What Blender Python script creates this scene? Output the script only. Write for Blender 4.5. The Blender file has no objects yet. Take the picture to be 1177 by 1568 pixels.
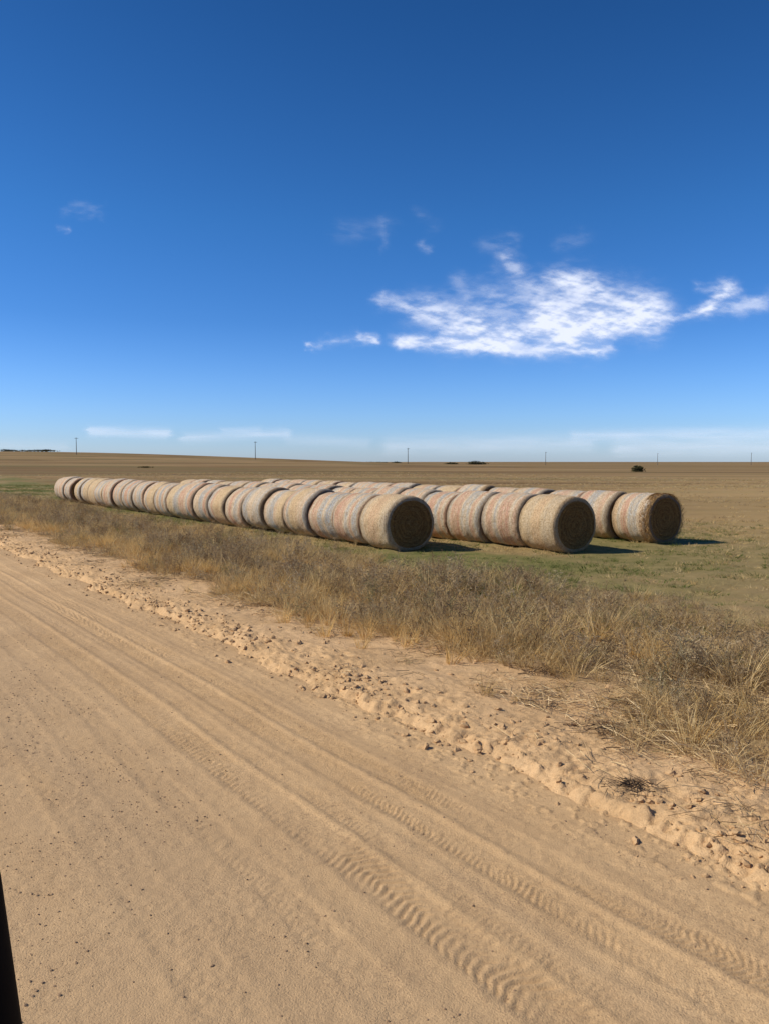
import bpy, math, random, time, bmesh
import numpy as np
from mathutils import Vector
T0=time.time()
random.seed(7); rng=np.random.default_rng(7)
scene=bpy.context.scene
H=2.53; PITCH=math.radians(3.74); F=1178.0
SP,CP=math.sin(PITCH),math.cos(PITCH)
# ---------------------------------------------------------------- helpers
def link(o): scene.collection.objects.link(o); return o
def tab(seed): return np.random.default_rng(seed).random((256,256))
TABS={}
def vn(x,y,seed=0):
    if seed not in TABS: TABS[seed]=tab(seed+100)
    T=TABS[seed]
    xi=np.floor(x).astype(np.int64); yi=np.floor(y).astype(np.int64)
    fx=x-xi; fy=y-yi
    fx=fx*fx*(3-2*fx); fy=fy*fy*(3-2*fy)
    a=T[xi&255,yi&255]; b=T[(xi+1)&255,yi&255]; c=T[xi&255,(yi+1)&255]; d=T[(xi+1)&255,(yi+1)&255]
    return (a*(1-fx)+b*fx)*(1-fy)+(c*(1-fx)+d*fx)*fy
def fbm(x,y,o=4,seed=0,g=.5):
    s=0;a=1;t=0
    for i in range(o):
        ca,sa=math.cos(i*1.1),math.sin(i*1.1)
        s=s+a*vn((x*ca-y*sa)*2**i+17.3*i,(x*sa+y*ca)*2**i+5.1*i,seed+i); t+=a; a*=g
    return s/t
def sst(a,b,x):
    t=np.clip((x-a)/(b-a),0,1); return t*t*(3-2*t)
def sw2xy(s,w): return -.6*s+.8*w, .8*s+.6*w
def xy2sw(x,y): return -.6*x+.8*y, .8*x+.6*y
def grid_mesh(name,P,mat=None,attrs=None,smooth=True):
    n,m,_=P.shape
    me=bpy.data.meshes.new(name)
    idx=np.arange(n*m).reshape(n,m)
    q=np.stack([idx[:-1,:-1],idx[1:,:-1],idx[1:,1:],idx[:-1,1:]],-1).reshape(-1,4)
    me.vertices.add(n*m); me.vertices.foreach_set('co',P.reshape(-1).astype(np.float32))
    me.loops.add(q.size); me.loops.foreach_set('vertex_index',q.reshape(-1).astype(np.int32))
    me.polygons.add(len(q)); me.polygons.foreach_set('loop_start',np.arange(0,q.size,4,dtype=np.int32))
    me.polygons.foreach_set('use_smooth',np.ones(len(q),dtype=bool) if smooth else np.zeros(len(q),dtype=bool))
    me.update(calc_edges=True)
    for k,v in (attrs or {}).items():
        a=me.attributes.new(k,'FLOAT','POINT'); a.data.foreach_set('value',v.reshape(-1).astype(np.float32))
    o=bpy.data.objects.new(name,me); link(o)
    if mat: me.materials.append(mat)
    return o
class NT:
    def __init__(s,name):
        s.m=bpy.data.materials.new(name); s.m.use_nodes=True; s.t=s.m.node_tree
        s.t.nodes.clear(); s.out=s.n('ShaderNodeOutputMaterial')
    def n(s,t,**k):
        nd=s.t.nodes.new(t)
        for a,b in k.items(): setattr(nd,a,b)
        return nd
    def l(s,a,b): s.t.links.new(a,b)
    def setin(s,sock,v):
        if hasattr(v,'is_output'): s.l(v,sock)
        elif v is not None: sock.default_value=v
    def math(s,op,a,b=None,c=None,clamp=False):
        nd=s.n('ShaderNodeMath',operation=op); nd.use_clamp=clamp
        s.setin(nd.inputs[0],a)
        if b is not None: s.setin(nd.inputs[1],b)
        if c is not None: s.setin(nd.inputs[2],c)
        return nd.outputs[0]
    def mix(s,f,a,b,blend='MIX'):
        nd=s.n('ShaderNodeMixRGB',blend_type=blend)
        s.setin(nd.inputs[0],f)
        for i,v in ((1,a),(2,b)):
            if isinstance(v,tuple): v=(*v[:3],1)
            s.setin(nd.inputs[i],v)
        return nd.outputs[0]
    def attr(s,name): return s.n('ShaderNodeAttribute',attribute_name=name).outputs['Fac']
    def noise(s,vec,scale,detail=4,rough=.5,dist=0):
        nd=s.n('ShaderNodeTexNoise'); s.l(vec,nd.inputs['Vector'])
        nd.inputs['Scale'].default_value=scale; nd.inputs['Detail'].default_value=detail
        nd.inputs['Roughness'].default_value=rough; nd.inputs['Distortion'].default_value=dist
        return nd.outputs['Fac']
    def mapping(s,vec,scale=(1,1,1),rot=(0,0,0)):
        nd=s.n('ShaderNodeMapping'); s.l(vec,nd.inputs[0]); nd.inputs['Scale'].default_value=scale; nd.inputs['Rotation'].default_value=rot
        return nd.outputs[0]
    def ramp(s,f,stops,interp='LINEAR'):
        nd=s.n('ShaderNodeValToRGB'); s.l(f,nd.inputs[0]); r=nd.color_ramp; r.interpolation=interp
        while len(r.elements)<len(stops): r.elements.new(.5)
        for e,(p,c) in zip(r.elements,stops):
            e.position=p; e.color=(*c,1) if isinstance(c,tuple) else (c,c,c,1)
        return nd.outputs[0]
    def bump(s,h,strength=.5,dist=.01):
        nd=s.n('ShaderNodeBump'); s.l(h,nd.inputs['Height']); nd.inputs['Strength'].default_value=strength; nd.inputs['Distance'].default_value=dist
        return nd.outputs[0]
    def pbsdf(s,col,rough=.9,normal=None,spec=.2):
        b=s.n('ShaderNodeBsdfPrincipled'); s.setin(b.inputs['Base Color'],(*col,1) if isinstance(col,tuple) else col)
        b.inputs['Roughness'].default_value=rough; b.inputs['Specular IOR Level'].default_value=spec
        if normal: s.l(normal,b.inputs['Normal'])
        s.l(b.outputs[0],s.out.inputs[0]); return b

# ---------------------------------------------------------------- terrain height
def hill(x,y):
    r=np.exp(-((y-520)/210)**2)
    prof=sst(120,-250,x*1.0)
    h=8.2*prof*r
    h=h+9*np.exp(-((y-900)/350)**2)*sst(100,-700,x)
    und=(fbm(x*.004,y*.004,3,61)-.5)*3.0*sst(90,400,y)*sst(3500,1500,y)
    return np.where(y>60,h+und*.25,0)
def ground_h(s,w):
    x,y=sw2xy(s,w)
    wob=(fbm(s*.9,w*.9,4,11)-.5)*.6
    ww=w+wob
    near=sst(70,30,s)
    base=-.09+.125*sst(4.25,4.8,ww)
    prof=base+.05*np.exp(-((ww-5.25)/.6)**2)-.04*sst(6,8.5,w)
    clod=1-np.abs(fbm(s*2.4,w*2.4,3,21)*2-1)
    clod2=np.abs(fbm(s*8,w*8,4,31)*2-1)
    lump=sst(.56,.66,fbm(s*6,w*6,4,36,.6))
    m=sst(4.3,4.75,ww)*sst(8.0,5.4,w)
    rough=.25+.75*sst(5.9,4.9,ww+(fbm(s*1.7,w*1.7,3,46)-.5)*1.6)
    sml=fbm(s*20,w*20,3,41,.7)-.5
    prof=prof+m*(.045*(clod-.75)+rough*(.03*(clod2-.2)+.022*lump*sst(6.6,4.8,w)+.034*sml))*near
    edge=np.exp(-((ww-4.64)/.10)**2)*sst(.47,.60,fbm(s*8,w*8,4,44,.6))
    prof=prof+.045*edge*near
    veg=sst(6.5,8,w)*sst(60,20,s)
    prof=prof+veg*((fbm(s*1.5,w*1.5,4,51)-.5)*.14)*sst(40,16,w)
    prof=np.where(w<-6.3,0.0,prof)
    return prof+hill(x,y)
def tread(s,dw,per,k): 
    return np.sin(2*np.pi*(s+np.abs(dw)*k)/per)
def road_h(s,w):
    h=.012*(fbm(s*.5,w*1.2,3,71)-.5)*2
    h=h-.03*sst(4.45,4.95,w)
    h=h+.005*(fbm(s*13,w*13,4,74,.6)-.5)*2
    near=sst(22,9,s)
    wander=.16*(fbm(s*.25,s*0+3.3,2,81)-.5)
    for w0,half,dep,amp,per,k,sd in ((2.72,.14,.005,.0062,.068,.55,1),(3.05,.07,.004,.0024,.05,.5,7),(3.42,.12,.006,.0050,.052,.8,2),(3.72,.11,.005,.0048,.047,-.7,3),
                                  (4.12,.10,.003,.0020,.05,.6,5),(1.55,.13,.003,.001,.06,.6,4),(2.2,.1,.0035,.0015,.06,.6,6)):
        dw=w-w0-wander*(1+.25*sd)
        msk=sst(half+.03,half-.03,np.abs(dw))
        patch=.18+.82*sst(.36,.56,fbm(s*1.1+sd*9,w*4,4,85+sd))
        jit=(fbm(s*5,w*12,3,95+sd)-.5)*.075
        h=h-dep*msk+amp*msk*patch*near*np.clip(tread(s+jit,dw,per,k)*1.4,-1,1)
        h=h+.9*dep*np.exp(-((np.abs(dw)-half-.05)/.035)**2)*(.1+1.5*fbm(s*6,w*7,3,99+sd))
        h=h+msk*.006*(fbm(s*22,w*22,2,113+sd)-.5)*near
    loose=sst(.48,.66,fbm(s*1.8,w*2.8,3,77))*sst(3.0,2.0,w)
    h=h+loose*.007*(fbm(s*34,w*34,2,79)-.3)
    c=sst(.58,.70,fbm(s*11,w*11,4,91,.6))*sst(3.8,4.6,w)
    h=h+c*.02*near
    return h
def geom(a,b,f0,k):
    out=[a]
    while out[-1]<b: out.append(out[-1]+max(f0,k*abs(out[-1])))
    return out

# ---------------------------------------------------------------- materials
def sand_color(T,pos,base1,base2,dark,a2=.35,a3=.4):
    n1=T.noise(pos,.9,4,.6); n2=T.noise(pos,14,4,.65); n3=T.noise(pos,90,3,.7)
    c=T.mix(T.ramp(n1,[(.35,0.),(.65,1.)]),base1,base2)
    c=T.mix(T.math('MULTIPLY',T.ramp(n2,[(.5,0.),(.75,1.)]),a2),c,dark)
    c=T.mix(T.math('MULTIPLY',T.ramp(n3,[(.50,0.),(.66,1.)]),a3),c,dark)
    return c,n2,n3
T=NT('road_sand'); g=T.n('ShaderNodeNewGeometry'); pos=g.outputs['Position']
c,n2,n3=sand_color(T,pos,(.53,.335,.165),(.61,.395,.20),(.33,.195,.095),.4,.45)
rv=T.n('ShaderNodeVectorRotate',rotation_type='Z_AXIS'); T.l(pos,rv.inputs['Vector']); rv.inputs['Angle'].default_value=math.radians(-36.87)
sc=T.mapping(rv.outputs[0],(3.2,.12,1)); streak=T.noise(sc,1,4,.6)
c=T.mix(T.math('MULTIPLY',T.ramp(streak,[(.42,0.),(.62,1.)]),.5),c,(.45,.285,.145))
packed=T.attr('packed')
c=T.mix(T.math('MULTIPLY',packed,.5),c,(.44,.295,.165))
vo=T.n('ShaderNodeTexVoronoi'); T.l(pos,vo.inputs['Vector']); vo.inputs['Scale'].default_value=52
peb=T.ramp(vo.outputs['Distance'],[(.14,1.),(.32,0.)])
gritm=T.ramp(T.noise(pos,1.3,4,.6),[(.42,0.),(.60,1.)])
pm=T.math('MULTIPLY',peb,T.math('MULTIPLY',gritm,.7))
c=T.mix(pm,c,(.27,.17,.095))
gr=T.ramp(T.noise(pos,38,2,.75),[(.52,0.),(.62,1.)])
c=T.mix(T.math('MULTIPLY',T.math('MULTIPLY',gr,gritm),.4),c,(.29,.18,.10))
hh=T.math('ADD',T.math('MULTIPLY',n2,.4),T.math('MULTIPLY',n3,.6))
T.pbsdf(c,.95,T.bump(hh,.85,.016),.1); M_ROAD=T.m
# ground
T=NT('ground_soil'); g=T.n('ShaderNodeNewGeometry'); pos=g.outputs['Position']
c,n2,n3=sand_color(T,pos,(.58,.365,.18),(.66,.425,.22),(.36,.21,.10),.5,.45)
crum=T.ramp(T.noise(pos,5,5,.7),[(.50,0.),(.62,1.)])
c=T.mix(T.math('MULTIPLY',crum,.4),c,(.43,.27,.135))
veg=T.attr('veg'); green=T.attr('green'); field=T.attr('field'); gold=T.attr('gold')
nA=T.noise(pos,2.0,5,.65)
soil=T.mix(T.ramp(nA,[(.35,0.),(.65,1.)]),(.20,.13,.06),(.38,.26,.125))
vm=T.math('MULTIPLY',veg,T.math('ADD',.5,T.ramp(nA,[(.3,0.),(.6,.6)])),clamp=True)
c=T.mix(vm,c,soil)
gcol=T.mix(T.ramp(nA,[(.35,0.),(.7,1.)]),(.085,.11,.028),(.22,.18,.065))
c=T.mix(T.math('MULTIPLY',green,.9),c,gcol)
def streaks(sxv,syv,lo,hi,rot=4,det=3): return T.ramp(T.noise(T.mapping(pos,(sxv,syv,1),(0,0,math.radians(rot))),1,det,.6),[(lo,0.),(hi,1.)])
fc=T.mix(streaks(.02,.35,.40,.60),(.125,.068,.028),(.26,.158,.068))
fc=T.mix(T.math('MULTIPLY',streaks(.05,1.2,.46,.60),.6),fc,(.105,.074,.028))
fc=T.mix(T.math('MULTIPLY',streaks(.006,.11,.46,.56,3),.65),fc,(.31,.19,.085))
fc=T.mix(T.math('MULTIPLY',streaks(.003,.035,.47,.55,2),.55),fc,(.125,.075,.033))
fc=T.mix(T.math('MULTIPLY',streaks(.0012,.012,.46,.56,1),.6),fc,(.33,.215,.10))
fc=T.mix(T.math('MULTIPLY',streaks(.012,.06,.50,.60,5),.45),fc,(.115,.11,.04))
fc=T.mix(T.math('MULTIPLY',T.ramp(T.noise(pos,1.6,3,.6),[(.45,0.),(.7,1.)]),.35),fc,(.32,.22,.10))
fc=T.mix(T.math('MULTIPLY',gold,.5),fc,(.44,.30,.13))
c=T.mix(field,c,fc)
hh=T.math('ADD',T.math('MULTIPLY',n2,.6),T.math('MULTIPLY',n3,.4))
T.pbsdf(c,.95,T.bump(hh,.9,.03),.05); M_GROUND=T.m

# ---------------------------------------------------------------- ground sheet
wpos=list(np.arange(4.1,7.6,.016))+list(np.arange(7.6,14,.07))+list(np.arange(14,40,.4))
wpos+= geom(40,9000,.8,.05)
wneg=[-v for v in reversed(geom(6.4,9000,.8,.15))]+[-6.2]+list(np.arange(-5,4.1,.7))
W=np.array(wneg+wpos)
S=np.array([-v for v in reversed(geom(1.0,9000,.06,.06))]+[0]+list(np.arange(.3,4,.016))+geom(4,60,.016,.0044)[:-1]+geom(60,9000,.4,.03))
print('ground grid',len(W),len(S))
WW,SS=np.meshgrid(W,S,indexing='ij')
X,Y=sw2xy(SS,WW); Z=ground_h(SS,WW)
vegm=sst(5.9,7.6,WW+(fbm(SS*.8,WW*.8,4,15)-.5)*3.6)
greenm=sst(10.2,12.2,WW+(fbm(SS*.4,WW*.4,3,16)-.5)*3)*sst(36,25,WW+(fbm(SS*.15,WW*.3,3,17)-.5)*14)*(.35+.65*sst(.38,.6,fbm(SS*.25,WW*.5,4,18)))
fieldm=sst(20,30,WW+(fbm(SS*.12,WW*.3,3,19)-.5)*16)
goldm=sst(.1,.5,X/np.maximum(Y,1))*sst(160,40,Y)
greenm=greenm*(1-.5*goldm)
grd=grid_mesh('ground',np.stack([X,Y,Z],-1)[:, ::-1],M_GROUND,{'veg':vegm[:,::-1],'green':greenm[:,::-1],'field':fieldm[:,::-1],'gold':goldm[:,::-1]})
# road sheet
W=np.array(list(np.arange(-5.6,.3,.25))+list(np.arange(.3,4.95,.0125)))
S=np.array([-v for v in reversed(geom(1.0,3000,.1,.06))]+[0]+list(np.arange(.3,4.4,.0115))+geom(4.4,45,.0115,.0034)[:-1]+geom(45,3000,.3,.04))
WW,SS=np.meshgrid(W,S,indexing='ij'); X,Y=sw2xy(SS,WW)
Z=road_h(SS,WW)+hill(X,Y)-.03*sst(-5.2,-5.6,WW)
pk=sst(.35,.6,fbm(SS*.25,WW*1.1,4,72))*sst(3.2,1.6,WW)
for w0 in (2.15,3.05,1.2): pk=np.maximum(pk,.8*np.exp(-((WW-w0)/.16)**2)*sst(.3,.6,fbm(SS*.2,WW*2,3,73)))
road=grid_mesh('dirt_road',np.stack([X,Y,Z],-1)[:, ::-1],M_ROAD,{'packed':pk[:,::-1]})
for o in (grd,road):
    if o.data.polygons[len(o.data.polygons)//2].normal.z<0:
        o.data.flip_normals()
print('terrain',time.time()-T0)
# ---------------------------------------------------------------- strips mesh builder
class MB:
    def __init__(s): s.v=[];s.f=[];s.m=[]
    def blade(s,p,dirv,L,wd,curve=.4,seg=3,mi=0,up=Vector((0,0,1)),taper=True):
        d=Vector(dirv).normalized()
        side=d.cross(Vector((random.uniform(-1,1),random.uniform(-1,1),random.uniform(-.2,.2))))
        if side.length<1e-4: side=Vector((1,0,0))
        side.normalize(); b=len(s.v); p=Vector(p); cur=p.copy(); dd=d.copy()
        hz=Vector((d.x,d.y,0)); 
        if hz.length<.05: hz=Vector((random.uniform(-1,1),random.uniform(-1,1),0))
        hz.normalize()
        for i in range(seg+1):
            t=i/seg; w=wd*(1-t*.85) if taper else wd
            s.v.append(cur-side*w*.5); s.v.append(cur+side*w*.5)
            dd=(dd+(hz*.7-up*.5)*curve*(1/seg)*(t+.4)).normalized()
            cur=cur+dd*(L/seg)
        for i in range(seg):
            s.f.append((b+2*i,b+2*i+1,b+2*i+3,b+2*i+2)); s.m.append(mi)
    def obj(s,name,mats,smooth=False,do_link=True):
        me=bpy.data.meshes.new(name); me.from_pydata([tuple(v) for v in s.v],[],s.f)
        for m in mats: me.materials.append(m)
        me.polygons.foreach_set('material_index',s.m); 
        if smooth: me.polygons.foreach_set('use_smooth',[True]*len(s.f))
        me.update(); o=bpy.data.objects.new(name,me)
        if do_link: link(o)
        return o
def grassmat(name,stops,trans=.35):
    T=NT(name); oi=T.n('ShaderNodeObjectInfo'); c=T.ramp(oi.outputs['Random'],stops)
    tc=T.n('ShaderNodeTexCoord'); nn=T.noise(tc.outputs['Object'],25,1)
    c=T.mix(T.math('MULTIPLY',T.ramp(nn,[(.4,0.),(.6,1.)]),.45),c,stops[0][1])
    d=T.n('ShaderNodeBsdfDiffuse'); t=T.n('ShaderNodeBsdfTranslucent'); mx=T.n('ShaderNodeMixShader'); mx.inputs[0].default_value=trans
    T.l(c,d.inputs[0]); T.l(c,t.inputs[0]); T.l(d.outputs[0],mx.inputs[1]); T.l(t.outputs[0],mx.inputs[2]); T.l(mx.outputs[0],T.out.inputs[0])
    return T.m
M_DRY=grassmat('dry_grass',[(0,(.44,.29,.12)),(.4,(.66,.46,.21)),(.8,(.80,.60,.31)),(1,(.50,.38,.17))],.4)
M_GOLD=grassmat('golden_grass',[(0,(.56,.34,.11)),(.5,(.76,.51,.20)),(1,(.80,.60,.30))],.4)
M_WEED=grassmat('weed_stem',[(0,(.21,.135,.07)),(.5,(.40,.28,.155)),(.85,(.54,.42,.26)),(1,(.28,.25,.11))],.3)
M_GREEN=grassmat('green_grass',[(0,(.10,.13,.03)),(.5,(.16,.19,.05)),(.8,(.28,.25,.09)),(1,(.36,.28,.12))])
M_STRAW=grassmat('straw',[(0,(.40,.27,.13)),(.5,(.70,.51,.27)),(1,(.80,.62,.37))],.2)
M_TWIG=grassmat('twig',[(0,(.06,.04,.03)),(.6,(.12,.08,.05)),(1,(.22,.15,.09))],.0)

def tuft(name,n,h,spread,wd,lean,mat,curve=.6,seg=3):
    b=MB()
    for i in range(n):
        a=random.uniform(0,2*math.pi); r=spread*math.sqrt(random.random())*.6
        d=(math.cos(a)*lean*random.uniform(.2,1.2),math.sin(a)*lean*random.uniform(.2,1.2),1)
        b.blade((r*math.cos(a),r*math.sin(a),-.02),d,h*random.uniform(.45,1.1),wd*random.uniform(.7,1.4),curve*random.uniform(.2,1.6),seg)
    return b.obj(name,[mat],do_link=False)
def weed(name,n,h,mat,mat2,spread=.12):
    b=MB()
    for i in range(n):
        a=random.uniform(0,2*math.pi); r=spread*random.random()
        d=Vector((math.cos(a)*random.uniform(0,.7),math.sin(a)*random.uniform(0,.7),1)).normalized()
        L=h*random.uniform(.5,1.1); p=Vector((r*math.cos(a),r*math.sin(a),-.02))
        b.blade(p,d,L,.006,.15,2,0)
        for k in range(8):
            t=random.uniform(.25,1.); q=p+d*L*t
            dd=Vector((random.uniform(-1,1),random.uniform(-1,1),random.uniform(.1,1.1)))
            l2=random.uniform(.04,.12)*(1.3-t*.5)
            b.blade(q,dd,l2,.006,.3,1,0)
            if random.random()<.6:
                q2=q+dd.normalized()*l2*.8
                for z in range(2):
                    b.blade(q2,(random.uniform(-1,1),random.uniform(-1,1),random.uniform(-.3,1)),random.uniform(.015,.035),.010,.2,1,1)
    return b.obj(name,[mat,mat2],do_link=False)
def litter(name,n,r,mat,wd=.004,L=(.04,.16),up=.28):
    b=MB()
    for i in range(n):
        a=random.uniform(0,6.28); rr=r*math.sqrt(random.random()); t=random.uniform(0,6.28)
        b.blade((rr*math.cos(a),rr*math.sin(a),random.uniform(.0,.02)),(math.cos(t),math.sin(t),random.uniform(-.05,up)),random.uniform(*L),wd*random.uniform(.7,1.6),.3,2,0,taper=False)
    return b.obj(name,[mat],do_link=False)
def rock(name,mat,seed,jit=.12,sub=2):
    bm=bmesh.new(); bmesh.ops.create_icosphere(bm,subdivisions=sub,radius=1)
    r=random.Random(seed); k=[Vector((r.uniform(-1,1),r.uniform(-1,1),r.uniform(-1,1))) for _ in range(5)]
    for v in bm.verts:
        f=1+.22*math.sin(3*v.co.dot(k[0])+k[1].x*5)+.15*math.sin(5*v.co.dot(k[2])+k[3].y*5)+r.uniform(-jit,jit)
        v.co*=f; v.co.z*=.65; v.co.x*=1.2
    me=bpy.data.meshes.new(name); bm.to_mesh(me); bm.free(); me.materials.append(mat)
    return bpy.data.objects.new(name,me)
def scatter(name,protos,pts,rot,scl,idx):
    col=bpy.data.collections.new(name+'_parts')
    for p in protos: col.objects.link(p)
    me=bpy.data.meshes.new(name); n=len(pts)
    me.vertices.add(n); me.vertices.foreach_set('co',np.asarray(pts,dtype=np.float32).reshape(-1))
    a=me.attributes.new('rot','FLOAT_VECTOR','POINT'); a.data.foreach_set('vector',np.asarray(rot,dtype=np.float32).reshape(-1))
    a=me.attributes.new('scl','FLOAT','POINT'); a.data.foreach_set('value',np.asarray(scl,dtype=np.float32))
    a=me.attributes.new('pick','INT','POINT'); a.data.foreach_set('value',np.asarray(idx,dtype=np.int32))
    o=bpy.data.objects.new(name,me); link(o)
    ng=bpy.data.node_groups.new(name+'_gn','GeometryNodeTree')
    ng.interface.new_socket('Geometry',in_out='INPUT',socket_type='NodeSocketGeometry')
    ng.interface.new_socket('Geometry',in_out='OUTPUT',socket_type='NodeSocketGeometry')
    N=ng.nodes; gi=N.new('NodeGroupInput'); go=N.new('NodeGroupOutput')
    ci=N.new('GeometryNodeCollectionInfo'); ci.inputs['Collection'].default_value=col; ci.inputs['Separate Children'].default_value=True; ci.inputs['Reset Children'].default_value=True
    ip=N.new('GeometryNodeInstanceOnPoints'); ip.inputs['Pick Instance'].default_value=True
    def na(nm,tp):
        x=N.new('GeometryNodeInputNamedAttribute'); x.data_type=tp; x.inputs['Name'].default_value=nm
        return [s for s in x.outputs if s.enabled and s.name=='Attribute'][0]
    L=ng.links
    L.new(gi.outputs[0],ip.inputs['Points']); L.new(ci.outputs[0],ip.inputs['Instance'])
    L.new(na('pick','INT'),ip.inputs['Instance Index'])
    L.new(na('rot','FLOAT_VECTOR'),ip.inputs['Rotation']); L.new(na('scl','FLOAT'),ip.inputs['Scale'])
    L.new(ip.outputs[0],go.inputs[0])
    m=o.modifiers.new('scatter','NODES'); m.node_group=ng
    print(name,n); return o
def cand(n,s0,s1,w0,w1,bias=1.0):
    s=s0+(s1-s0)*rng.random(n)**bias; w=w0+(w1-w0)*rng.random(n)
    x,y=sw2xy(s,w); k=(y>2.6)&(np.abs(x)<.60*y+.8)
    return s[k],w[k],x[k],y[k]
def rots(n,tilt=.12): return np.stack([rng.normal(0,tilt,n),rng.normal(0,tilt,n),rng.random(n)*6.283],-1)

ROWS=[((.81,21.84),24),((5.40,21.4),18),((8.76,23.8),17)]
def dens_keep(d): return rng.random(len(d))<d
# ---- verge vegetation
s,w,x,y=cand(27000,-9,75,5.2,13,1.4)
edge=w+(fbm(s*.8,w*.8,4,15)-.5)*3.6
d=sst(5.6,7.1,edge)*sst(13.3,10.8,w+(fbm(s*.5,w*.5,3,23)-.5)*3)*(.2+.8*sst(.36,.54,fbm(s*1.1,w*1.1,4,24)))
k=dens_keep(d); s,w,x,y,edge=s[k],w[k],x[k],y[k],edge[k]; n=len(s)
zz=ground_h(s,w)
protos=[tuft('a_dry%d'%i,32,.36,.17,.008,.7,M_DRY,.9) for i in range(3)]
protos+=[weed('b_weed%d'%i,9,.42,M_WEED,M_WEED) for i in range(4)]
protos+=[tuft('c_low%d'%i,30,.22,.19,.008,1.1,M_WEED,1.2) for i in range(2)]
protos+=[tuft('d_green%d'%i,30,.19,.17,.009,.8,M_GREEN,.8) for i in range(2)]
typ=fbm(s*.5,w*.5,3,25)
r=rng.random(n)
idx=np.where(r<.46,rng.integers(0,3,n),np.where(r<.76,3+rng.integers(0,4,n),7+rng.integers(0,2,n)))
idx=np.where((w>8.5)&(rng.random(n)<.20),9+rng.integers(0,2,n),idx)
idx=np.where((typ>.54)&(rng.random(n)<.6),rng.integers(0,3,n),idx)
hv=(.35+1.3*fbm(s*.7,w*.7,4,26))*(.65+.7*rng.random(n))*(.62+.52*sst(5.6,8,edge))*(.6+.4*sst(13,9.5,w))
hv=np.clip(hv,.3,1.7)
scatter('verge_grass',protos,np.stack([x,y,zz],-1),rots(n,.18),hv,idx)
# golden grass clumps along the berm crest
s,w,x,y=cand(11000,-8,70,5.0,11,1.25)
ctr=6.1+1.3*vn(s*.4,s*0,27)+1.2*sst(12,3,s)
d=np.exp(-((w-ctr)/(.75+.6*sst(12,3,s)))**2)*sst(.40,.56,fbm(s*.6,w*.8,3,28))*(.5+.5*sst(6,13,s))
k=dens_keep(d); s,w,x,y=s[k],w[k],x[k],y[k]; n=len(s)
scatter('golden_grass',[tuft('g_gold%d'%i,36,.44,.13,.008,.5,M_GOLD,.7) for i in range(3)],np.stack([x,y,ground_h(s,w)],-1),rots(n,.16),.4+.75*rng.random(n),rng.integers(0,3,n))
# straw litter and twigs on the sand
s,w,x,y=cand(14000,-6,45,4.9,10.5,1.5)
d=sst(5.0,6.6,w+(fbm(s*.8,w*.8,4,15)-.5)*3.0)*(.12+.88*sst(.4,.58,fbm(s*1.3,w*1.3,3,29)))
k=dens_keep(d); s,w,x,y=s[k],w[k],x[k],y[k]; n=len(s)
scatter('straw_litter',[litter('l_a',18,.16,M_STRAW),litter('l_b',12,.2,M_STRAW,.004,(.08,.26),.5),litter('l_c',10,.16,M_WEED,.004),litter('l_d',8,.14,M_TWIG,.0045)],
        np.stack([x,y,ground_h(s,w)+.008],-1),rots(n,.05),.7+.7*rng.random(n),rng.choice([0,0,1,1,1,2,2,3],n))
def simple(name,c1,c2,scale=20,rough=.95):
    T=NT(name); tc=T.n('ShaderNodeTexCoord'); oi=T.n('ShaderNodeObjectInfo')
    nn=T.noise(tc.outputs['Object'],scale,3,.6); c=T.mix(nn,c1,c2); c=T.mix(T.math('MULTIPLY',oi.outputs['Random'],.35),c,c1)
    T.pbsdf(c,rough,None,.1); return T.m
M_CLOD=simple('sand_clod',(.36,.22,.105),(.60,.385,.20),3)
M_PEB=simple('pebble',(.16,.10,.06),(.44,.29,.17),2)
s,w,x,y=cand(22000,-2,34,4.1,7.4,1.7)
d=np.exp(-((w+(fbm(s*.9,w*.9,4,11)-.5)*.6-4.82)/.36)**2)*(.1+.9*sst(.42,.58,fbm(s*2,w*2,3,33)))+.06
k=dens_keep(d); s,w,x,y=s[k],w[k],x[k],y[k]; n=len(s)
z=np.maximum(ground_h(s,w),road_h(s,w))
scatter('sand_clods',[rock('k_%d'%i,M_CLOD,i) for i in range(4)],np.stack([x,y,z+.002],-1),rots(n,.5),.006+.030*rng.random(n)**3,rng.integers(0,4,n))
# pebbles on road
s,w,x,y=cand(42000,-1,13,.3,4.6,1.6)
d=(.06+.94*sst(.42,.60,fbm(s*1.2,w*1.5,4,34)))*(.12+.88*sst(3.0,1.8,w))
k=dens_keep(d); s,w,x,y=s[k],w[k],x[k],y[k]; n=len(s)
scatter('road_pebbles',[rock('p_%d'%i,M_PEB,10+i,.08,1) for i in range(4)],np.stack([x,y,road_h(s,w)+.001],-1),rots(n,.4),.002+.0075*rng.random(n)**6,rng.integers(0,4,n))
# short pasture grass around bales
s,w,x,y=cand(27000,-16,90,10.5,36,1.2)
d=(.3+.7*sst(.35,.6,fbm(s*.5,w*.5,3,35)))*sst(36,25,w)
k=dens_keep(d); s,w,x,y=s[k],w[k],x[k],y[k]; n=len(s)
pg=[tuft('s_a%d'%i,30,.10,.32,.012,1.0,M_GREEN,.8,2) for i in range(3)]+[tuft('s_b%d'%i,26,.12,.32,.011,1.1,M_DRY,.9,2) for i in range(2)]
gm=fbm(s*.25,w*.5,4,18); right=sst(.2,.55,x/y)
gi=rng.random(n)<np.clip(.32+sst(.34,.54,gm)*.65-.42*right-.02*(w-22).clip(0),.08,1)
idx=np.where(gi,rng.integers(0,3,n),3+rng.integers(0,2,n))
scatter('pasture_grass',pg,np.stack([x,y,ground_h(s,w)],-1),rots(n,.08),.6+.8*rng.random(n),idx)
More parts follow.
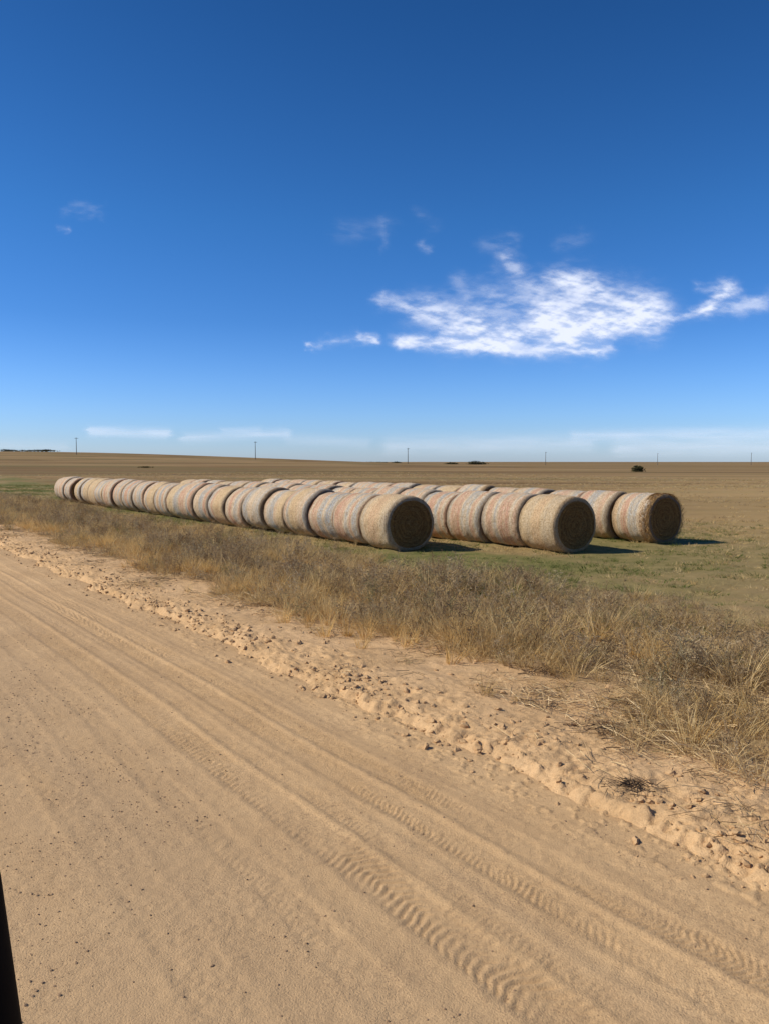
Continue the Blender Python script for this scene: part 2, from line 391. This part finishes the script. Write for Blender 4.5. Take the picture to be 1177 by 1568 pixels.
# stubble in the field
s,w,x,y=cand(16000,-50,150,26,110,1.1)
d=.1+.9*sst(.44,.56,fbm(x*.06,y*.5,3,37)); k=dens_keep(d); s,w,x,y=s[k],w[k],x[k],y[k]; n=len(s)
scatter('field_stubble',[tuft('t_a%d'%i,26,.15,.5,.017,1.1,M_DRY,.8,2) for i in range(2)]+[tuft('t_b',26,.16,.5,.017,1.1,M_WEED,.8,2)],np.stack([x,y,ground_h(s,w)],-1),rots(n,.08),.6+.9*rng.random(n),rng.integers(0,3,n))
# brush piles of dead twigs on the sand
def groundpt(u,v,z=0):
    xx=(u-588.5)/F; yd=(v-784)/F; dz=-SP-yd*CP; dy=CP-yd*SP; t=(z-H)/dz; return xx*t,dy*t
for (u,v,rad,nn) in ((968,1222,.19,130),(925,1135,.20,80),(820,1035,.2,60),(140,868,.3,60)):
    gx,gy=groundpt(u,v); b=MB()
    ss,sw_=xy2sw(gx,gy); z0=float(ground_h(np.array([ss]),np.array([sw_]))[0])
    for i in range(nn):
        a=random.uniform(0,6.28); rr=rad*random.random(); t=random.uniform(0,6.28)
        b.blade((rr*math.cos(a)*1.3,rr*math.sin(a)*.8,random.uniform(0,.035)),(math.cos(t),math.sin(t),random.uniform(-.1,.6)),random.uniform(.05,.20),random.uniform(.004,.009),.4,4)
    o=b.obj('dead_brush',[M_TWIG]); o.location=(gx,gy,z0+.02)
print('plants',time.time()-T0)
# ---------------------------------------------------------------- hay bales
T=NT('bale_net_wrap'); tc=T.n('ShaderNodeTexCoord'); oi=T.n('ShaderNodeObjectInfo'); ob=tc.outputs['Object']
sp=T.n('ShaderNodeSeparateXYZ'); T.l(ob,sp.inputs[0])
rnd=oi.outputs['Random']
cmb=T.n('ShaderNodeCombineXYZ'); T.l(T.math('ADD',T.math('MULTIPLY',sp.outputs[1],1.6),T.math('MULTIPLY',rnd,137.0)),cmb.inputs[1])
T.l(T.math('MULTIPLY',sp.outputs[0],.10),cmb.inputs[0])
band=T.noise(cmb.outputs[0],1.5,1,.5)
col=T.ramp(band,[(.36,(.27,.33,.37)),(.45,(.42,.42,.39)),(.50,(.66,.52,.36)),(.55,(.62,.42,.29)),(.64,(.56,.31,.22))])
pinkm=T.ramp(band,[(.50,.10),(.56,1.)])
lines=T.noise(T.mapping(ob,(1.1,34,1.1)),1,3,.6)
lines2=T.noise(T.mapping(ob,(1.8,70,1.8)),1,2,.6)
hayn=T.noise(T.mapping(ob,(6,18,6)),1.6,5,.75)
spk=T.noise(ob,34,3,.8)
col=T.mix(T.math('MULTIPLY',T.ramp(lines,[(.46,0.),(.58,1.)]),.45),col,(.80,.63,.43))
redl=T.math('MULTIPLY',T.ramp(lines2,[(.51,0.),(.57,1.)]),T.math('MULTIPLY',pinkm,.8))
col=T.mix(redl,col,(.46,.15,.10))
tanm=T.ramp(T.noise(cmb.outputs[0],.31,1),[(.53,0.),(.59,1.)])
tanm=T.math('MAXIMUM',tanm,T.attr('tan'))
col=T.mix(T.math('MULTIPLY',tanm,.8),col,(.64,.45,.24))
col=T.mix(T.math('MULTIPLY',T.ramp(hayn,[(.46,0.),(.58,1.)]),.55),col,(.40,.255,.11))
col=T.mix(T.math('MULTIPLY',T.ramp(spk,[(.49,0.),(.57,1.)]),.65),col,(.19,.115,.05))
spk2=T.noise(ob,50,2,.7)
col=T.mix(T.math('MULTIPLY',T.ramp(spk2,[(.55,0.),(.63,1.)]),.5),col,(.86,.70,.48))
gap_shade=T.attr('edge'); col=T.mix(T.math('MULTIPLY',gap_shade,.85),col,(.09,.055,.03))  # painted shade: bale shoulders darkened in the colour to deepen gaps between bales
hh=T.math('ADD',T.math('MULTIPLY',spk,.7),T.math('ADD',T.math('MULTIPLY',lines2,.5),hayn))
T.pbsdf(col,.85,T.bump(hh,.9,.035),.15); M_NET=T.m
T=NT('bale_end_hay'); tc=T.n('ShaderNodeTexCoord'); ob=tc.outputs['Object']
sp=T.n('ShaderNodeSeparateXYZ'); T.l(ob,sp.inputs[0])
rr=T.math('SQRT',T.math('ADD',T.math('MULTIPLY',sp.outputs[0],sp.outputs[0]),T.math('MULTIPLY',sp.outputs[2],sp.outputs[2])))
ang=T.math('ARCTAN2',sp.outputs[0],sp.outputs[2])
wb=T.noise(ob,2.5,3,.6)
rw=T.math('ADD',rr,T.math('MULTIPLY',wb,.22))
cb=T.n('ShaderNodeCombineXYZ'); T.l(T.math('MULTIPLY',rw,17.0),cb.inputs[0]); T.l(T.math('MULTIPLY',ang,.35),cb.inputs[1])
ring=T.ramp(T.noise(cb.outputs[0],1,3,.6),[(.38,0.),(.62,1.)])
cb2=T.n('ShaderNodeCombineXYZ'); T.l(T.math('MULTIPLY',rw,60.0),cb2.inputs[0]); T.l(T.math('MULTIPLY',ang,6.0),cb2.inputs[1])
fib=T.noise(cb2.outputs[0],1,4,.75); spk=T.noise(ob,45,3,.75)
col=T.mix(ring,(.20,.095,.032),(.42,.225,.078))
col=T.mix(T.math('MULTIPLY',T.ramp(fib,[(.44,0.),(.62,1.)]),.55),col,(.55,.33,.12))
col=T.mix(T.math('MULTIPLY',T.ramp(spk,[(.46,0.),(.60,1.)]),.7),col,(.09,.042,.015))
hh=T.math('ADD',T.math('MULTIPLY',ring,.5),T.math('ADD',fib,spk))
T.pbsdf(col,.95,T.bump(hh,1.0,.06),.03); M_END=T.m
T=NT('loose_hay'); tc=T.n('ShaderNodeTexCoord'); c=T.ramp(T.noise(tc.outputs['Object'],30,2),[(.35,(.22,.12,.04)),(.5,(.44,.26,.10)),(.65,(.62,.40,.17))])
T.pbsdf(c,.9,None,.1); M_HAY=T.m
def bale(name,R,L,seed,tan=0.,shag=0,fuzz=90):
    NA=72; hl=L/2; er=.115
    rings=[]
    for rf in (.0,.07,.14,.22,.3,.38,.46,.54,.62,.70,.77,.82): rings.append((-hl,rf,0,1))
    for k in range(6):
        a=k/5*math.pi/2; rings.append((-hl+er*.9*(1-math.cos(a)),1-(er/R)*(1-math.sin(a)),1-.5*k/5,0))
    nf=len(rings)
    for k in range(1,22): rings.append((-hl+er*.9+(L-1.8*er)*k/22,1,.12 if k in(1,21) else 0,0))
    for (yy,rf,e,mid) in reversed(rings[:nf]): rings.append((-yy,rf,e,mid))
    n=len(rings); P=np.zeros((n,NA,3)); edge_shade=np.zeros((n,NA))
    th=np.linspace(0,2*np.pi,NA,endpoint=False)
    sd=seed%40+130
    lob=1+.045*(fbm(np.cos(th)*1.3+9,np.sin(th)*1.3+9,2,sd)-.5)*2
    for i,(yy,rf,e,mid) in enumerate(rings):
        nz=(fbm(np.cos(th)*5+20+yy*.5,np.sin(th)*5+20+yy*6,3,sd)-.5)*.036
        ridge=.006*math.sin(yy*38+seed)
        bulge=.030*math.cos(yy/hl*math.pi/2)
        r=R*rf*lob+(nz+ridge+bulge)*(1 if rf>.85 else 0)
        x=r*np.cos(th)*1.045; z=r*np.sin(th)*.975
        fl=-R*.93; z=np.where(z<fl,fl+(z-fl)*.25,z)
        x=x*(1+.03*np.clip(-np.sin(th),0,1))
        yv=np.full(NA,yy)
        if mid==1:
            inset=(fbm(np.cos(th)*rf*9+40,np.sin(th)*rf*9+40,4,sd)-.5)*.07+.006*math.sin(rf*R*40)-.02*(1-rf)
            yv=yv+np.sign(yy)*inset
        P[i,:,0]=x;P[i,:,1]=yv;P[i,:,2]=z
        edge_shade[i]=e*(.5 if (yy<0 and tan>0) else 1)  # weight of the painted gap shade, halved at the open end of tan bales
    verts=P.reshape(-1,3)
    faces=[];mi=[]
    for i in range(n-1):
        mm=1 if (rings[i][3]==1 or rings[i+1][3]==1) else 0
        for j in range(NA):
            j2=(j+1)%NA
            faces.append((i*NA+j,(i+1)*NA+j,(i+1)*NA+j2,i*NA+j2)); mi.append(mm)
    b=MB(); 
    for k in range(fuzz):
        sgn=random.choice((-1,-1,1)); a=random.uniform(0,6.283); t=random.random()
        if t<.35: rr_=R*random.uniform(.86,.97); p=(rr_*math.cos(a)*1.04,sgn*(hl-.03),rr_*math.sin(a)*.97); d=(math.cos(a)*.5+random.uniform(-.8,.8),sgn*random.uniform(.1,.9),math.sin(a)*.5+random.uniform(-.8,.8))
        elif t<.8: rr_=R*random.uniform(.1,.9); p=(rr_*math.cos(a),sgn*(hl+.0),rr_*math.sin(a)); d=(random.uniform(-1,1),sgn*random.uniform(.1,.5),random.uniform(-1,1))
        else: p=(R*math.cos(a)*1.06,random.uniform(-hl,hl),R*math.sin(a)*.99); d=(math.cos(a)*.5+random.uniform(-.6,.6),random.uniform(-1,1),math.sin(a)*.5+random.uniform(-.6,.6))
        b.blade(p,d,random.uniform(.03,.09),.006,.5,2)
    for k in range(shag):
        a=random.uniform(0,6.283); yy=-hl+.36*random.random()-.02
        p=(R*math.cos(a)*1.055,yy,max(R*math.sin(a)*.985,-R*.93))
        tg=random.choice((-1,1))
        d=(math.cos(a)*.35-math.sin(a)*tg+random.uniform(-.3,.3),random.uniform(-.6,.4),math.sin(a)*.35+math.cos(a)*tg-.2)
        b.blade(p,d,random.uniform(.08,.20),.010,.5,2)
    off=len(verts)
    V=[tuple(v) for v in verts]+[tuple(v) for v in b.v]
    Fc=faces+[tuple(i+off for i in f) for f in b.f]
    me=bpy.data.meshes.new(name); me.from_pydata(V,[],Fc)
    for m in (M_NET,M_END,M_HAY): me.materials.append(m)
    me.polygons.foreach_set('material_index',mi+[2]*len(b.f))
    me.polygons.foreach_set('use_smooth',[True]*len(mi)+[False]*len(b.f))
    at=me.attributes.new('edge','FLOAT','POINT'); at.data.foreach_set('value',np.concatenate([edge_shade.reshape(-1),np.zeros(len(b.v))]).astype(np.float32))
    at=me.attributes.new('tan','FLOAT','POINT'); at.data.foreach_set('value',np.concatenate([np.full(n*NA,float(tan)),np.zeros(len(b.v))]).astype(np.float32))
    me.update()
    return me
R0=.80; L0=1.475
common=[bale('hay_bale_mesh_%d'%i,R0*(1+.018*(i%5-2)),L0,i*7+3,fuzz=110) for i in range(8)]
near=[bale('hay_bale_front_a',.815,L0,101,tan=.7,fuzz=1300),bale('hay_bale_front_b',.81,L0,102,tan=.9,fuzz=1100),bale('hay_bale_front_c',.785,L0,103,tan=.0,shag=3800,fuzz=900)]
YAW=math.radians(36.87)
for ri,((bx_,by_),cnt) in enumerate(ROWS):
    for i in range(cnt):
        sd=(i+.5)*1.515
        x0=bx_-.6*sd; y0=by_+.8*sd
        lat=random.gauss(0,.05) if i>0 else 0
        x0+=.8*lat; y0+=.6*lat
        me=near[ri] if i==0 else random.choice(common)
        o=bpy.data.objects.new('hay_bale',me); link(o)
        zs=ground_h(*[np.array([v]) for v in xy2sw(x0,y0)])[0]
        dyaw=-math.radians(4) if i==0 else random.gauss(0,math.radians(2))
        o.location=(x0,y0,zs+.765+random.uniform(-.02,.025)); o.rotation_euler=(0,0,YAW+dyaw)
        if i>0:
            sc=random.uniform(.97,1.03); o.scale=(sc*random.uniform(.98,1.03),1,sc)
print('bales',time.time()-T0)
# ---------------------------------------------------------------- utility poles
M_WOOD=simple('pole_wood',(.10,.08,.065),(.18,.15,.12),5)
def pole(u,top_v,Y):
    x=(u-588.5)/F*Y; zt=H+(707-top_v)/F*Y
    zb=float(hill(np.array([x]),np.array([Y]))[0])
    bm=bmesh.new(); h=zt-zb
    def box(cx,cy,cz,sx,sy,sz):
        r=bmesh.ops.create_cube(bm,size=1)
        for v in r['verts']: v.co=Vector((v.co.x*sx+cx,v.co.y*sy+cy,v.co.z*sz+cz))
    r=bmesh.ops.create_cone(bm,cap_ends=True,segments=10,radius1=.20,radius2=.13,depth=h)
    for v in r['verts']: v.co.z+=h/2
    box(0,-.2,h-.55,2.2,.12,.14)
    for dx in (-1,-.45,.45,1): 
        r=bmesh.ops.create_cone(bm,cap_ends=True,segments=8,radius1=.06,radius2=.03,depth=.22)
        for v in r['verts']: v.co=v.co+Vector((dx,-.2,h-.37))
    me=bpy.data.meshes.new('utility_pole'); bm.to_mesh(me); bm.free(); me.materials.append(M_WOOD)
    o=bpy.data.objects.new('utility_pole',me); o.location=(x,Y,zb); o.rotation_euler=(0,0,.9); link(o)
for u,v,Y in ((119,670,430),(392,676,430),(624,686,430),(834,692,560),(1005,694,640),(1148,693,600)): pole(u,v,Y)
# ---------------------------------------------------------------- distant trees / bushes
M_LEAF=grassmat('bush_leaf',[(0,(.045,.045,.02)),(.5,(.08,.07,.032)),(1,(.11,.09,.045))],.1)
def bush(name,x,y,wd,ht,n,sub=1,leaf=.5,z=None):
    b=MB(); zb=float(ground_h(*[np.array([q]) for q in xy2sw(x,y)])[0]) if z is None else z
    for k in range(sub):
        cx=random.uniform(-wd,wd)*.5 if sub>1 else 0; hh=ht*random.uniform(.5,1) if sub>1 else ht; ww=wd/max(1,sub)*1.3 if sub>1 else wd*.5
        for q in range(5): b.blade((cx+random.uniform(-.1,.1)*ww,0,0),(random.uniform(-.5,.5),random.uniform(-.5,.5),1),hh*.8,leaf*.25,.2,3)
        for i in range(n//sub):
            a=random.uniform(0,6.28); e=random.random()**.6
            px=cx+ww*math.cos(a)*e*random.uniform(.5,1); pz=hh*.75*random.random()*math.sqrt(max(0,1-(abs(px-cx)/ww)**2)); py=random.uniform(-1,1)*ww*.5
            b.blade((px,py,pz),(random.uniform(-1,1),random.uniform(-1,1),random.uniform(-.3,1)),leaf*random.uniform(.5,1.2),leaf*.6,.4,2)
    o=b.obj(name,[M_LEAF]); o.location=(x,y,zb); return o
def bx(u,Y): return (u-588.5)/F*Y
bush('bush',bx(975,190),190,3.6,1.9,600,1,.4)
bush('bush',bx(228,230),230,3.4,1.0,200,2,.3)
bush('distant_trees',bx(592,700),700,32,3.8,1000,7,1.1,0)
bush('distant_trees',bx(738,720),720,21,5.2,800,4,1.1,0)
bush('distant_trees',bx(690,760),760,14,3.4,300,3,1.0,0)
bush('distant_trees',bx(45,520),520,36,2.2,700,6,.9)

# ---------------------------------------------------------------- vehicle mirror at the left edge
T=NT('black_plastic'); tc=T.n('ShaderNodeTexCoord'); T.pbsdf(T.mix(T.noise(tc.outputs['Object'],400,2),(.002,.002,.0025),(.004,.004,.005)),.7,None,.05); M_BLK=T.m
T=NT('mirror_glass'); b_=T.pbsdf((.6,.62,.65),.05); b_.inputs['Metallic'].default_value=1; M_MIR=T.m
mp=bpy.data.objects.new('truck_side_mirror',None); link(mp)
def rbox(name,sx,sy,sz,bev,mat,loc,rot=(0,0,0)):
    bm=bmesh.new(); bmesh.ops.create_cube(bm,size=1)
    for v in bm.verts: v.co=Vector((v.co.x*sx,v.co.y*sy,v.co.z*sz))
    bmesh.ops.bevel(bm,geom=bm.edges[:],offset=bev,segments=8,affect='EDGES',profile=.5)
    me=bpy.data.meshes.new(name); bm.to_mesh(me); bm.free(); me.materials.append(mat)
    me.polygons.foreach_set('use_smooth',[True]*len(me.polygons))
    o=bpy.data.objects.new(name,me); link(o); o.parent=mp; o.location=loc; o.rotation_euler=rot; return o
mp.location=(-.558,.86,1.905); mp.rotation_euler=(0,math.radians(-6),0)
rbox('housing',.24,.11,.34,.05,M_BLK,(0,0,0))
rbox('glass',.16,.006,.26,.0025,M_MIR,(-.025,-.057,0))
rbox('arm',.05,.06,.26,.02,M_BLK,(-.06,.01,-.27))
rbox('mount',.22,.07,.06,.025,M_BLK,(-.13,.01,-.40))

# ---------------------------------------------------------------- clouds
T=NT('cloud'); den=T.attr('cover'); tr=T.n('ShaderNodeBsdfTransparent'); df=T.n('ShaderNodeBsdfDiffuse'); df.inputs[0].default_value=(.97,.98,1,1)
mx=T.n('ShaderNodeMixShader'); T.l(den,mx.inputs[0]); T.l(tr.outputs[0],mx.inputs[1]); T.l(df.outputs[0],mx.inputs[2]); T.l(mx.outputs[0],T.out.inputs[0]); M_CLOUD=T.m
U,V=np.meshgrid(np.arange(-120,1330,1.5),np.arange(270,702,1.2),indexing='ij')
def strokes(U,V,L):
    d=np.zeros_like(U)
    for (x1,y1,x2,y2,wd,it) in L:
        dx,dy=x2-x1,y2-y1; ll=dx*dx+dy*dy+1e-6
        t=np.clip(((U-x1)*dx+(V-y1)*dy)/ll,0,1); q=(U-x1-t*dx)**2+(V-y1-t*dy)**2
        d=1-(1-d)*(1-it*np.exp(-q/wd**2))
    return d
wu=U+34*(fbm(U/60,V/34,4,201)-.5)+18*(fbm(U/16,V/10,4,205,.6)-.5); wv=V+24*(fbm(U/60,V/40,4,211)-.5)+14*(fbm(U/18,V/10,4,215,.6)-.5)
main=strokes(wu,wv,[(610,518,770,534,11,.75),(640,472,770,498,20,.5),(700,510,910,514,27,.75),(870,438,995,470,25,.66),(775,405,845,465,15,.42),(840,497,980,490,27,.87),
 (995,490,1085,478,9,.6),(1085,472,1112,440,12,.72),(1065,437,1125,436,7,.4),(1100,476,1190,455,13,.5),(585,458,670,482,10,.42),(500,520,570,514,9,.3),(472,522,495,525,4,.6),
 (545,510,576,518,7,.6),(730,541,935,535,9,.5),(700,432,735,477,14,.22),(840,427,910,427,12,.45),(750,452,910,472,22,.38)])
fil=fbm((U+V*.9)/46,(V-U*.20)/12,6,221,.62)
fil2=fbm((U-V*.8)/40,(V+U*.35)/11,5,251,.6)
ff=np.clip(.62*fil+.38*fil2,0,1)
tex=sst(.30,.66,ff)
main=np.clip(main*(.26+.95*tex)+.28*main**3,0,1)**1.2
wisp=strokes(wu,wv,[(105,318,150,321,8,.16),(92,351,106,351,4,.28),(525,350,590,352,14,.07),(585,345,595,378,7,.08),(645,335,655,345,10,.08),(650,374,657,382,6,.16),(750,378,780,372,12,.12),(770,395,795,410,12,.2),(865,375,890,366,12,.09)])*(.15+1.0*tex)
low=strokes(U+20*(fbm(U/40,V/6,3,231)-.5),V+4*(fbm(U/50,V/8,3,235)-.5),[(140,661,255,664,7,.7),(285,670,440,664,7,.5),(340,659,400,659,4,.45),(440,673,560,678,8,.25),(600,682,900,678,12,.42),(880,668,1180,662,8,.5),(950,685,1300,678,14,.45),(-100,680,100,684,8,.2)])*(.35+1.0*fbm(U/50,V/5,5,241))
D=np.clip(np.maximum(np.maximum(main*.92,wisp*.8),low*.55),0,1)
D=D*sst(-120,-60,U)*sst(1330,1270,U)*sst(270,290,V)
XX=(U-588.5)/F; YD=(V-784)/F; dz=-SP-YD*CP; dy=CP-YD*SP
tanE=dz/dy; tanA=XX/dy
Yc=(5200+1.4*H)/(1-1.4*np.clip(tanE,0,.5)); Xc=tanA*Yc; Zc=H+tanE*Yc
cl=grid_mesh('cloud',np.stack([Xc,Yc,Zc],-1),M_CLOUD,{'cover':D})

# ---------------------------------------------------------------- light, sky, camera
EL=math.radians(40); AZ=Vector((-1,-.06,0)).normalized()
sund=Vector((AZ.x*math.cos(EL),AZ.y*math.cos(EL),math.sin(EL)))
sl=bpy.data.lights.new('sun','SUN'); sl.energy=5.0; sl.angle=math.radians(.53); sl.color=(1,.94,.82)
so=bpy.data.objects.new('sun',sl); link(so); so.rotation_euler=sund.to_track_quat('Z','Y').to_euler()
wd=bpy.data.worlds.new('World'); scene.world=wd; wd.use_nodes=True; nt=wd.node_tree
bg=nt.nodes['Background']; sky=nt.nodes.new('ShaderNodeTexSky'); sky.sky_type='NISHITA'; sky.sun_disc=False
sky.sun_elevation=EL; sky.sun_rotation=math.atan2(sund.x,sund.y); sky.altitude=300; sky.air_density=1.0; sky.dust_density=.4; sky.ozone_density=2.5
hs=nt.nodes.new('ShaderNodeHueSaturation'); hs.inputs['Saturation'].default_value=1.15; nt.links.new(sky.outputs[0],hs.inputs['Color'])
tcw=nt.nodes.new('ShaderNodeTexCoord'); sz=nt.nodes.new('ShaderNodeSeparateXYZ'); nt.links.new(tcw.outputs['Generated'],sz.inputs[0])
rp=nt.nodes.new('ShaderNodeValToRGB'); nt.links.new(sz.outputs['Z'],rp.inputs[0]); cr=rp.color_ramp
st=[(0.,(.44,.57,.95)),(.05,(.37,.53,.88)),(.10,(.32,.50,.83)),(.173,(.23,.43,.72)),(.29,(.19,.42,.66)),(.5,(.13,.32,.51))]
while len(cr.elements)<len(st): cr.elements.new(.5)
for e,(p,c) in zip(cr.elements,st): e.position=p; e.color=(*[v*1.2 for v in c],1)
mm=nt.nodes.new('ShaderNodeMixRGB'); mm.blend_type='MULTIPLY'; mm.inputs[0].default_value=1
nt.links.new(hs.outputs[0],mm.inputs[1]); nt.links.new(rp.outputs[0],mm.inputs[2])
nt.links.new(mm.outputs[0],bg.inputs[0]); bg.inputs[1].default_value=.15
cam=bpy.data.cameras.new('camera'); co=bpy.data.objects.new('camera',cam); link(co); scene.camera=co
cam.sensor_fit='VERTICAL'; cam.sensor_height=24; cam.lens=24*1178/1568; cam.clip_start=.05; cam.clip_end=40000
co.location=(0,0,H); co.rotation_euler=(math.pi/2-PITCH,0,0)
scene.view_settings.view_transform='Standard'; scene.view_settings.look='None'; scene.view_settings.exposure=0
print('done',time.time()-T0)
